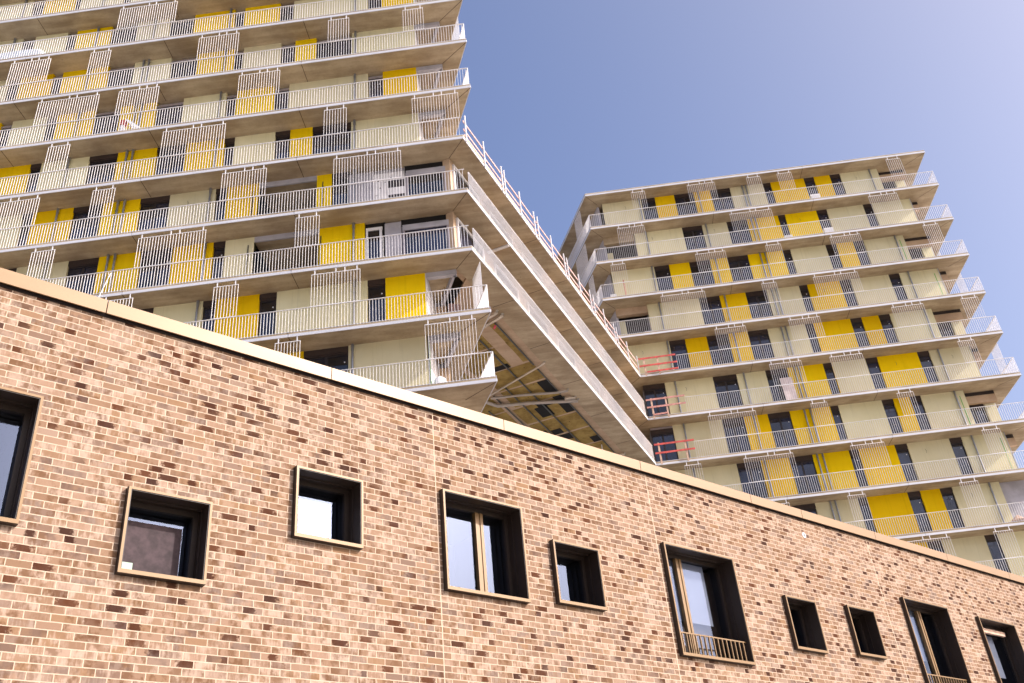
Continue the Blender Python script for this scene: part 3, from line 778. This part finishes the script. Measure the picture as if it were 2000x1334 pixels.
for k in range(0, 11):
    z = zk(k); xl = b_left(k)
    xin = xl + (0.80 if k in (5, 6, 7) else 0.80)
    if k in (5, 6, 7):
        poly = [(5.56, DB), (XR, DB), (XR, BBACK), (4.73 + MBL * 13.3, BBACK), (4.73 + MBL * 2.9, 55.6), (4.73, YB)]
        cre = [((5.56, DB), (4.75, YB))]
    else:
        poly = [(xl, DB), (XR, DB), (XR, BBACK), (xl + MBL * (BBACK - DB), BBACK)]
        cre = [((xl + 0.03, DB + 0.04), (4.86, YB))]
    cre += [((XR - 0.04, DB + 0.04), (26.69, YB))]
    cre += [((x, DB + 0.02), (x, YB)) for x in JB[1:]]
    s = slab(towB, poly, k, cre)
    fw, fg = MB(), MB()
    edge(fw, fg, (xl, DB), (XR, DB), z)
    edge(fw, fg, (XR, DB), (XR, 60.0), z)
    if k <= 4:
        edge(fw, fg, (xl + MBL * 10, DB + 10), (xl, DB), z)
    fw.build('slab_edge', m['edge'], s); fg.build('slab_web', m['galv'] if k else m['steel'], s)
    sp = MB(); splices(sp, JB[1:], DB, z); sp.build('edge_splice', m['crease'], s)
    if k >= 1:
        rl = MB()
        xs_ = xl + 0.06
        if k in (5, 6, 7): xs_ = 8.0
        rail_line(rl, (xs_, DB), (XR - 0.06, DB), z, 0.126)
        rail_line(rl, (XR - 0.03, DB), (XR - 0.03, 57.5), z)
        if k <= 4: rail_line(rl, (xl + 0.05, DB), (xl + 0.05 + MBL * 9, DB + 9), z)
        rl.build('balcony_railing', m['steel'], towB)
for k in range(0, 10):
    facade(towB, B_SEG, B_PIPE, YB, k, 0 if k < 8 else 11.5, 'dark')
    for (a, b) in B_SCR[k]:
        privacy_screen(a, b, DB + 0.005, zk(k) - 0.20, zk(k + 1) + 1.262, towB, zc=zk(k) + 0.01)
    z0, z1 = zk(k + 1) + 0.235, zk(k) + 0.006
    xe = parse(B_SEG[k])[-1][1]
    if k < 8:
        odd = xe > 25.5
        bx0, bx1 = (xe + 0.05, 26.69) if odd else (xe, 26.62)
        MB().box(bx0, bx1, YB + 0.45, YB + 0.65, z1 - 0.74, z1 - 0.24).build('loggia_beam', m['rawconc'], towB)
        MB().box(bx0, bx1, YB + 0.47, YB + 0.64, z1 - 0.24, z1).build('beam_gap_shade', m['dark'], towB)  # solid dark strip painted for the shade of the hole above the beam
        if odd:
            MB().box(xe - 0.03, xe + 0.03, YB + 0.0, YB + 2.2, z0, z1).build('loggia_return', m['perf'], towB)
            MB().box(xe + 0.03, 26.45, YB + 2.05, YB + 2.19, z0, z1 - 0.25).build('loggia_back_wall', m['timber'], towB)
        else:
            MB().box(xe - 0.03, xe + 0.01, YB + 0.02, YB + 1.9, z0, z1).build('loggia_return', m['cream'], towB)
            window_unit(xe + 0.02, 25.92, YB + 0.85, z0, z1 - 0.62, towB, 'dark')
            MB().box(25.92, 26.5, YB + 0.7, YB + 2.19, z0, z1 - 0.76).build('loggia_pier', m['cream'], towB)
            MB().box(26.502, 26.55, YB + 0.7, YB + 2.19, z0, z1 - 0.76).build('pier_sunlit_face', m['perf'], towB)  # white sheet added on the cream pier: sunlight put into its colour
        if k in (2, 3, 6, 7):
            MB().box(xe - 0.33, xe - 0.29, YB - 0.006, YB + 0.004, z0 + 0.1, z1 - 0.35).build('green_trim', m['green'], towB)
# corner storeys at the left end
for k in (0, 1, 2, 3, 4):
    z0, z1 = zk(k + 1) + 0.235, zk(k) + 0.006
    if k in (1, 3):
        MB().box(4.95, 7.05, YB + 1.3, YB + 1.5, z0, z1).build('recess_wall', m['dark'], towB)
        MB().box(4.9, 7.02, YB + 0.1, YB + 0.4, z1 - 0.55, z1).build('loggia_beam', m['rawconc'] if k == 3 else m['soffit'], towB)
        MB().box(4.85, 5.45, YB + 0.75, YB + 0.9, z0, z1 - 0.85 if k == 1 else z1 - 0.6).build('recess_pier', m['cream'], towB)
    MB().prism([(4.86, YB + 0.3), (4.86 + MBL * 9, YB + 9.3), (5.0 + MBL * 9, YB + 9.3), (5.0, YB + 0.3)], z0, z1).build('end_wall', m['greyp'], towB)
side_screen(towB, 4.10, DB, MBL, 53.0, 54.2, zk(0) - 0.1, zk(1) + 1.26)
side_screen(towB, 4.10, DB, MBL, 53.0, 55.0, zk(1) - 0.1, zk(2) + 1.26)
side_screen(towB, 4.10, DB, MBL, 52.6, 53.4, zk(2) - 0.1, zk(3) + 1.26)
side_screen(towB, XR - 0.05, DB, 0, 53.5, 54.3, zk(3) - 0.1, zk(4) + 1.26)
side_screen(towB, XR - 0.05, DB, 0, 52.7, 53.7, zk(5) - 0.1, zk(6) + 1.26)
side_screen(towB, XR - 0.05, DB, 0, 55.0, 56.0, zk(2) - 0.1, zk(3) + 1.26)
for x in (5.6, 15.0, 22.4):
    MB().tube([(x, 52.4, zk(0) + 0.23), (x, 52.4, zk(0) + 0.95)], 0.02, 6).build('lightning_rod', m['pipe'], towB)

# ---------------- bridge wing
brg = empty('bridge_wing', (0, 0, 0), 0, 'raking balcony wing bridging the two towers over an unfinished underside', 'building')
ZB = zk(7)
P2 = lambda al, inn: (bp(al, inn, 0).x, bp(al, inn, 0).y)
LBR = 23.66
far_in, far_b = (4.73, YB), (4.73 + MBL * 2.9, 55.6)
for k in (5, 6):
    poly = [(-2.38, DA), (5.56, DB), far_in, far_b, (-8, 58), (-12, 43.0), (-3.17 + MA * 12.6, ABACK), (-3.17, YA)]
    cre = [(P2(a, 0.04), P2(a, 1.05)) for a in (7.87, 11.8, 15.7, 19.6)]
    slab(brg, poly, k, cre)
s7 = slab(brg, [(-2.38, DA), (5.56, DB), far_in, P2(23.0, 1.05), P2(1.2, 1.05), (-3.17, YA)], 7, [(P2(a, 0.04), P2(a, 1.03)) for a in (3.95, 7.87, 11.8, 15.7, 19.6)])
core7 = MB().prism([P2(1.6, 1.055), P2(23.0, 1.055), far_b, (-8, 58), (-12, 43.0), (-3.17 + MA * 12.6, ABACK)], ZB + 0.09, ZB + 0.22)
core7.build('raw_soffit', m['rawconc'], brg)
for k in (5, 6, 7):
    fw, fg = MB(), MB()
    edge(fw, fg, (-2.38, DA), (5.56, DB), zk(k))
    fw.build('slab_edge', m['edge'], brg); fg.build('slab_web', m['galv'] if k != 5 else m['steel'], brg)
for k in (6, 7):
    rl = MB()
    a, b = bp(0.22, -0.004, 0), bp(23.6, -0.004, 0)
    rail_line(rl, (a.x, a.y), (b.x, b.y), zk(k))
    rl.build('balcony_railing', m['steel'], brg)
# recessed wall behind the bridge balconies
for k in (5, 6):
    z0, z1 = zk(k + 1) + 0.23, zk(k) + 0.002
    w = MB(); w.prism([P2(0.75, 1.08), P2(24.3, 1.08), P2(24.3, 1.4), P2(0.75, 1.4)], z0, z1)
    wo_ = w.build('rear_wall', m['rawconc'], brg)
    for i, a in enumerate([1.0, 4.6, 8.2, 11.8, 15.4, 19.0]):
        wa = MB()
        for (i0, i1, zz0, zz1) in [(a, a + 0.09, z0, z1 - 0.3), (a + 2.4, a + 2.49, z0, z1 - 0.3)]:
            wa.prism([P2(i0, 0.99), P2(i1, 0.99), P2(i1, 1.075), P2(i0, 1.075)], zz0, zz1)
        wa.prism([P2(a, 0.985), P2(a + 2.49, 0.985), P2(a + 2.49, 1.075), P2(a, 1.075)], z1 - 0.3, z1 - 0.18)
        wi = wa.build('window', m['whitem'], brg)
        MB().prism([P2(a + 0.09, 1.04), P2(a + 2.4, 1.04), P2(a + 2.4, 1.07), P2(a + 0.09, 1.07)], z0, z1 - 0.3).build('pane', m['tglass'], wi)
# steel beam under L6
bb = MB(); bb.prism([P2(3.92, 0.02), P2(4.08, 0.02), P2(4.08, 1.05), P2(3.92, 1.05)], zk(6) - 0.05, zk(6) + 0.004)
bb.build('cross_beam', m['perf'], brg)
# insulated underside: mats between raw strips
bat = [4.9, 6.95, 8.95, 10.86, 12.82, 14.82, 16.8, 18.8, 20.8, 22.7]
mats = []
for i in range(len(bat) - 1):
    a0, a1 = bat[i] + 0.09, bat[i + 1] - 0.09
    if i < 2:
        mats += [(a0 if i == 0 else bat[i] - 0.09, a1 if i == 1 else bat[i + 1] - 0.0, 1.50, 1.80), (a0, a1, 2.45, 4.3), (a0, a1, 4.6, 6.6)]
    else:
        mats += [(a0, a1, 1.50, 4.25 if i > 3 else 4.0), (a0, a1, 4.62, 6.8)]
for (a0, a1, i0, i1) in mats:
    i1_ = i1
    x = MB(); jit = lambda: random.uniform(-0.03, 0.03)
    x.prism([P2(a0 + jit(), i0), P2((a0 + a1) / 2, i0 + jit() * .5), P2(a1 + jit(), i0), P2(a1 + jit(), (i0 + i1) / 2), P2(a1 + jit(), i1 + jit()), P2((a0 + a1) / 2, i1 + jit()), P2(a0 + jit(), i1 + jit()), P2(a0 + jit(), (i0 + i1) / 2)], ZB + 0.075, ZB + 0.089)
    x.build('insulation_mat', m['wool'], brg)
for (a0, a1, i0, i1) in [(10.95, 12.35, 1.52, 2.05), (12.75, 14.7, 1.52, 1.98), (13.35, 14.5, 2.55, 3.25), (13.0, 13.4, 2.0, 3.0), (16.9, 17.6, 2.75, 3.45), (16.1, 16.7, 2.95, 3.5), (18.0, 18.75, 1.5, 2.0), (8.55, 8.95, 2.5, 3.9), (15.9, 16.3, 3.7, 3.95)]:
    MB().prism([P2(a0, i0), P2(a1, i0), P2(a1, i1), P2(a0, i1)], ZB + 0.066, ZB + 0.0745).build('ceiling_opening', m['black'], brg)
for (a0, a1, inn) in [(5.1, 9.25, 1.46), (9.75, 12.55, 1.45), (12.9, 16.7, 1.44), (16.75, 22.6, 1.46), (6.0, 22.0, 2.645), (10.5, 22.0, 3.52), (10.9, 22.0, 4.36), (12.2, 22, 5.25)]:
    c = MB()
    P, Q = bp(a0, inn, ZB + 0.0), bp(a1, inn, ZB + 0.0)
    c.bar(P, Q, 0.045, 0.045); c.bar(P + NL * 0.035 + Vector((0, 0, 0.02)), Q + NL * 0.035 + Vector((0, 0, 0.02)), 0.02, 0.05)
    L = (Q - P).length
    for j in range(int(L / 1.6) + 1):
        h = P + V * (j * 1.6 + 0.1)
        c.bar(h, h + Vector((0, 0, 0.08)), 0.02, 0.02)
    c.build('ceiling_channel', m['channel'], brg)
def bent(pts, r, mat, name='drain_pipe'):
    mb = MB(); mb.tube(pts, r, 12)
    for p, q in zip(pts[:-1], pts[1:]):
        p, q = Vector(p), Vector(q)
        if (q - p).length > 0.9:
            d = (q - p).normalized(); mid = p + d * ((q - p).length - 0.28)
            mb.tube([mid, mid + d * 0.09], r * 1.18, 12)
    mb.build(name, mat, brg)
zp = ZB - 0.10
def arc(al, inn, al2, inn2, z, up=True):
    return [bp(al, inn, z + 0.14), bp(al, inn + 0.02, z + 0.05), bp(al + 0.01, inn + 0.09, z), bp(al2, inn2, z)]
bent([bp(4.62, 0.88, ZB + 0.01), bp(4.62, 0.90, zp + 0.02), bp(4.66, 1.02, zp), bp(4.98, 2.1, zp)], 0.075, m['lagging'])
bent([bp(4.28, 0.98, ZB + 0.01), bp(4.28, 1.0, zp + 0.02), bp(4.32, 1.12, zp), bp(4.62, 2.1, zp)], 0.075, m['lagging'])
bent([bp(9.26, 0.90, ZB + 0.01), bp(9.27, 0.92, zp + 0.04), bp(9.32, 1.1, zp), bp(10.55, 4.4, zp)], 0.05, m['lagging'])
bent([bp(13.55, 0.90, ZB + 0.01), bp(13.55, 0.94, zp), bp(13.2, 1.55, zp), bp(12.35, 3.1, zp), bp(11.75, 4.55, zp), bp(11.0, 4.9, zp), bp(10.6, 5.2, zp)], 0.085, m['pvc'])
bent([bp(13.2, 0.90, ZB + 0.01), bp(13.2, 0.94, zp), bp(12.95, 1.4, zp)], 0.075, m['lagging'])
bent([bp(12.3, 0.95, ZB + 0.01), bp(12.3, 0.98, zp), bp(12.15, 1.5, zp), bp(11.4, 3.1, zp), bp(10.85, 4.5, zp)], 0.06, m['pvc'])
bent([bp(20.9, 0.95, ZB + 0.01), bp(20.9, 0.97, zp), bp(20.8, 1.6, zp)], 0.06, m['lagging'])
MB().tube([bp(19.25, 1.75, ZB + 0.05), bp(19.25, 1.75, ZB - 1.1)], 0.028, 8).build('hanging_rod', m['whitem'], brg)
MB().tube([bp(5.15, 1.5, zp), bp(5.3, 1.62, zp)], 0.05, 8).build('pink_foam', plain('pink_foam', (0.75, 0.10, 0.16), 0.8), brg)

# ------------------------------------------------------------------ guard rails along the top of the bridge wing
seg = [([0.21, 2.0, 3.85], 'nearest the left tower corner'), ([4.15, 5.87, 7.57], 'second from the left tower'), ([8.01, 9.74, 11.5], 'third from the left tower'),
       ([11.92, 13.61, 15.3], 'fourth from the left tower'), ([15.85, 17.52, 19.25], 'fifth from the left tower'), ([19.74, 21.6, 23.6], 'last one, meeting the right tower')]
for posts, where in seg:
    o0 = bp(posts[0], -0.06, Z5)
    gr = empty('guard_rail', tuple(o0), 0, 'temporary edge guard rail on the raking roof edge, ' + where, 'guard rail', 'guard rails along the raking roof edge')
    def rel(al, inn, z): return bp(al, inn, z) - o0
    for a in posts:
        MB().bar(rel(a, -0.06, Z5 - 0.02), rel(a, -0.06, Z5 + 1.5), 0.05, 0.05, up=tuple(V)).build('post', m['whitem'], gr)
    for h in (0.62, 1.12):
        MB().bar(rel(posts[0] - 0.12, -0.005, Z5 + h), rel(posts[-1] + 0.12, -0.005, Z5 + h), 0.028, 0.10).build('rail', m['pinkrail'], gr)
    MB().bar(rel(posts[0] - 0.1, -0.005, Z5 + 0.30), rel(posts[-1] + 0.1, -0.005, Z5 + 0.30), 0.028, 0.12).build('toe_board', m['timber'], gr)

# ------------------------------------------------------------------ red timber barriers on the right tower
for (k, rails, posts, lab) in [(5, (1.22, 0.70, 0.24), (5.95, 6.8), 'red plank barrier with three bright planks at the top of the wing'), (6, (1.29, 0.78, 0.26), (5.95, 6.82), 'faded pinkish plank barrier in the middle of the three'), (7, (1.28, 0.72), (5.89, 7.44), 'red two-plank barrier lowest of the three')]:
    z = zk(k)
    bo = empty('timber_barrier', (5.6, DB - 0.1, z), 0, lab, 'barrier', 'timber barriers where the wing meets the right tower')
    for p in posts:
        MB().box(p - 5.6 - 0.05, p - 5.6 + 0.05, -0.03, 0.02, 0.02, rails[0] + 0.10).build('post', m['timber'], bo)
    for i, h in enumerate(rails):
        x0 = 0.02 if i < 2 else 0.42
        x1 = 2.36 + random.uniform(-0.03, 0.03)
        if k == 6 and i == 2: x0, x1 = 0.35, 1.2
        MB().bar((x0, -0.048, h - 0.01), (x1, -0.048, h + 0.02), 0.03, 0.11).build('plank', m['red'] if k != 6 else m['redfade'], bo)

# ------------------------------------------------------------------ loose things on the balconies
def lump(name, mat, pts, parent=None):
    pass
# oval tub
zf = zk(2) + 0.235
tb = MB(); n = 28; rings = [(1.25, 0.38, 0.02), (1.32, 0.42, 0.30), (1.30, 0.40, 0.52), (1.20, 0.34, 0.62), (0.9, 0.2, 0.66), (0.2, 0.05, 0.67)]
Vv = []
for (rx, ry, z) in rings:
    for i in range(n):
        c, s_ = math.cos(2 * math.pi * i / n), math.sin(2 * math.pi * i / n)
        Vv.append((rx * math.copysign(abs(c) ** 0.5, c), ry * math.copysign(abs(s_) ** 0.5, s_), z))
F = [(r * n + i, r * n + (i + 1) % n, (r + 1) * n + (i + 1) % n, (r + 1) * n + i) for r in range(len(rings) - 1) for i in range(n)]
F += [tuple(range(n - 1, -1, -1)), tuple((len(rings) - 1) * n + i for i in range(n))]
tb.add(Vv, F, True)
o = tb.build('plastic_cover', m['tubm']); o.location = (-23.85, 29.85, zf + 0.0)
o.scale = (1, 1, 1.15)
tag(o, 'long pale blue plastic cover with rounded ends lying on a balcony at far left', 'cover')
# folding chair
ch = empty('folding_chair', (-19.75, 29.9, zf), 0.4, 'small dark folding chair with a red back on a top-left balcony', 'chair')
MB().box(-0.2, 0.2, -0.2, 0.2, 0.42, 0.46).build('seat', m['dark'], ch)
MB().box(-0.2, 0.2, 0.19, 0.22, 0.6, 0.9).build('backrest', m['red'], ch)
for sx in (-0.19, 0.19):
    MB().tube([(sx, 0.2, 0.9), (sx, -0.2, 0)], 0.012, 6).build('leg', m['dark'], ch)
    MB().tube([(sx, -0.18, 0.42), (sx, 0.22, 0)], 0.012, 6).build('leg', m['dark'], ch)
# wooden bench
be = empty('wooden_bench', (-5.55, 29.95, zk(4) + 0.235), 0, 'small brown timber bench on a balcony near the tower corner', 'bench')
MB().box(-0.42, 0.42, -0.16, 0.16, 0.38, 0.44).build('seat', m['timber'], be)
for sx in (-0.36, 0.36):
    MB().box(sx - 0.03, sx + 0.03, -0.14, 0.14, 0, 0.379).build('leg', plain('brown_timber', (0.16, 0.07, 0.045), 0.8), be)
# stepladder, leaning, and wrapped bundle
ld = empty('stepladder', (-17.35, 29.85, zk(4) + 0.235), 0, 'white leaning stepladder with a wrapped bundle beside it, red tag', 'ladder')
for sy in (-0.16, 0.16):
    MB().bar((-0.35, sy, 1.05), (0.75, sy, 0.0), 0.05, 0.12).build('stile', m['whitem'], ld)
for i in range(5):
    t_ = i / 5 + 0.1
    MB().bar((-0.35 + 1.1 * t_, -0.13, 1.05 - 1.05 * t_), (-0.35 + 1.1 * t_, 0.13, 1.05 - 1.05 * t_), 0.03, 0.04).build('rung', m['greyw'], ld)
bn = empty('wrapped_bundle', (-17.85, 29.75, zk(4) + 0.235), 0, 'upright white and red bundle beside the leaning stepladder', 'bundle')
MB().tube([(0, 0, 0), (0.02, 0, 0.3), (0.0, 0, 0.7), (0.03, 0, 0.78)], [0.10, 0.13, 0.12, 0.06], 12).build('wrapping', m['whitem'], bn)
MB().tube([(0.0, 0, 0.74), (0.03, 0, 1.0), (0.05, 0, 1.08)], [0.14, 0.15, 0.05], 12).build('red_cap', m['red'], bn)
# air units on the right tower's upper balconies
for (x, k, w_, lab) in [(19.67, 1, 0.62, 'white box unit on the top balcony of the right tower'), (19.8, 2, 0.6, 'white box unit on the second balcony of the right tower, right one'), (17.08, 2, 0.5, 'low white box unit on the second balcony of the right tower, left one')]:
    au = empty('box_unit', (x, 52.15, zk(k) + 0.235), 0, lab, 'box unit', 'white box units on the upper balconies')
    hh = 0.62 if w_ > 0.55 else 0.42
    MB().box(-w_ / 2, w_ / 2, -0.15, 0.15, 0.04, 0.04 + hh).build('casing', m['whitem'], au)
    gl = MB()
    for i in range(6):
        gl.box(-w_ / 2 + 0.05, w_ / 2 - 0.05, -0.157, -0.151, 0.10 + i * hh / 7, 0.115 + i * hh / 7)
    gl.build('grille', m['greyp'], au)
    for sx in (-w_ / 2 + 0.08, w_ / 2 - 0.08):
        MB().box(sx - 0.02, sx + 0.02, -0.12, 0.12, 0, 0.039).build('foot', m['dark'], au)
# tall wrapped board leaning in front of a window
bd = MB(); bd.add([(0, -0.02, 0), (0.72, -0.02, 0), (0.72, 0.22, 1.95), (0, 0.22, 1.95), (0, 0.04, 0), (0.72, 0.04, 0), (0.72, 0.28, 1.95), (0, 0.28, 1.95)], [(0, 1, 2, 3), (5, 4, 7, 6), (0, 4, 5, 1), (1, 5, 6, 2), (2, 6, 7, 3), (3, 7, 4, 0)])
o = bd.build('wrapped_board', plain('pinkish_wrap', (0.62, 0.52, 0.50), 0.5, var=0.06, scale=4)); o.location = (14.08, 52.2, zk(6) + 0.235)
tag(o, 'tall pinkish wrapped board leaning beside a dark window', 'board')
# red prop, white carton, cloth bundle
o = MB().tube([(0, 0, 0), (0, 0, 1.55), (0, 0, 1.62)], [0.03, 0.03, 0.045], 8).build('prop_post', m['red']); o.location = (5.69, 52.2, zk(3) + 0.235)
tag(o, 'thin red upright prop in front of a cream panel', 'prop')
ct = empty('carton', (4.85, 52.1, zk(3) + 0.235), 0, 'small white carton at the left end of a right-tower balcony', 'carton')
MB().box(-0.2, 0.2, -0.15, 0.15, 0, 0.42).build('box', m['perf'], ct)
MB().box(-0.2, 0.2, -0.15, 0.0, 0.4205, 0.43).build('flap', m['whitem'], ct)
ct2 = empty('carton', (6.7, 52.2, zk(4) + 0.235), 0, 'cream carton behind the railing beneath the dark recess', 'carton')
MB().box(-0.3, 0.3, -0.15, 0.15, 0, 0.3).build('box', m['perf'], ct2)
MB().box(-0.3, 0.3, -0.15, 0.0, 0.3005, 0.31).build('flap', m['whitem'], ct2)
pv = MB()
nn = 10
for i in range(nn):
    a0, a1 = math.pi * i / nn, math.pi * (i + 1) / nn
    pv.add([(0, 0, 0.55), (0.45 * math.cos(a0), -0.3 * math.sin(a0), 0.22), (0.45 * math.cos(a1), -0.3 * math.sin(a1), 0.22), (0.40 * math.cos(a0), -0.28 * math.sin(a0), 0.05), (0.40 * math.cos(a1), -0.28 * math.sin(a1), 0.05)], [(0, 1, 2), (1, 3, 4, 2)])
o = pv.build('cloth_bundle', m['timber']); o.location = (24.7, 52.2, zk(9) + 0.235)
tag(o, 'sandy scalloped cloth bundle on a low balcony at the right edge', 'bundle')
# wrapped furniture in the lowest left corner loggia
wf = MB()
wf.tube([(0, 0, 0), (0, 0.02, 0.5), (0.03, 0.02, 0.85), (0.0, 0.05, 0.95)], [0.24, 0.25, 0.22, 0.10], 14)
wf.tube([(0.2, 0.1, 0), (0.22, 0.1, 0.7), (0.2, 0.12, 0.8)], [0.16, 0.15, 0.05], 12)
o = wf.build('sheeted_object', m['whitem']); o.location = (-4.1, 30.55, zk(9) + 0.235)
tag(o, 'white sheeted object standing in the lowest corner loggia of the left tower', 'covered object')
# clutter in the loggia one floor up
tr = empty('trestle', (-3.35, 30.6, zk(8) + 0.235), 0.3, 'brown timber trestle pile in the corner loggia of the left tower', 'trestle')
MB().box(-0.45, 0.45, -0.18, 0.18, 0.62, 0.68).build('top', m['timber'], tr)
for sx in (-0.38, 0.38):
    for sy in (-0.15, 0.15):
        MB().bar((sx, sy, 0), (sx * 0.8, sy * 0.6, 0.62), 0.05).build('leg', m['timber'], tr)
MB().box(-0.25, 0.2, -0.12, 0.12, 0.685, 1.15).build('crate', plain('dark_brown', (0.09, 0.04, 0.03), 0.8), tr)
# pole
pl = MB().tube([(0, 0, 0), (0.42, 0.03, 1.55)], 0.018, 8).build('white_pole', m['whitem']); pl.location = (-17.36, DA - 0.06, zk(8) + 2.6)
tag(pl, 'thin white pole leaning across the lowest left railing', 'pole')
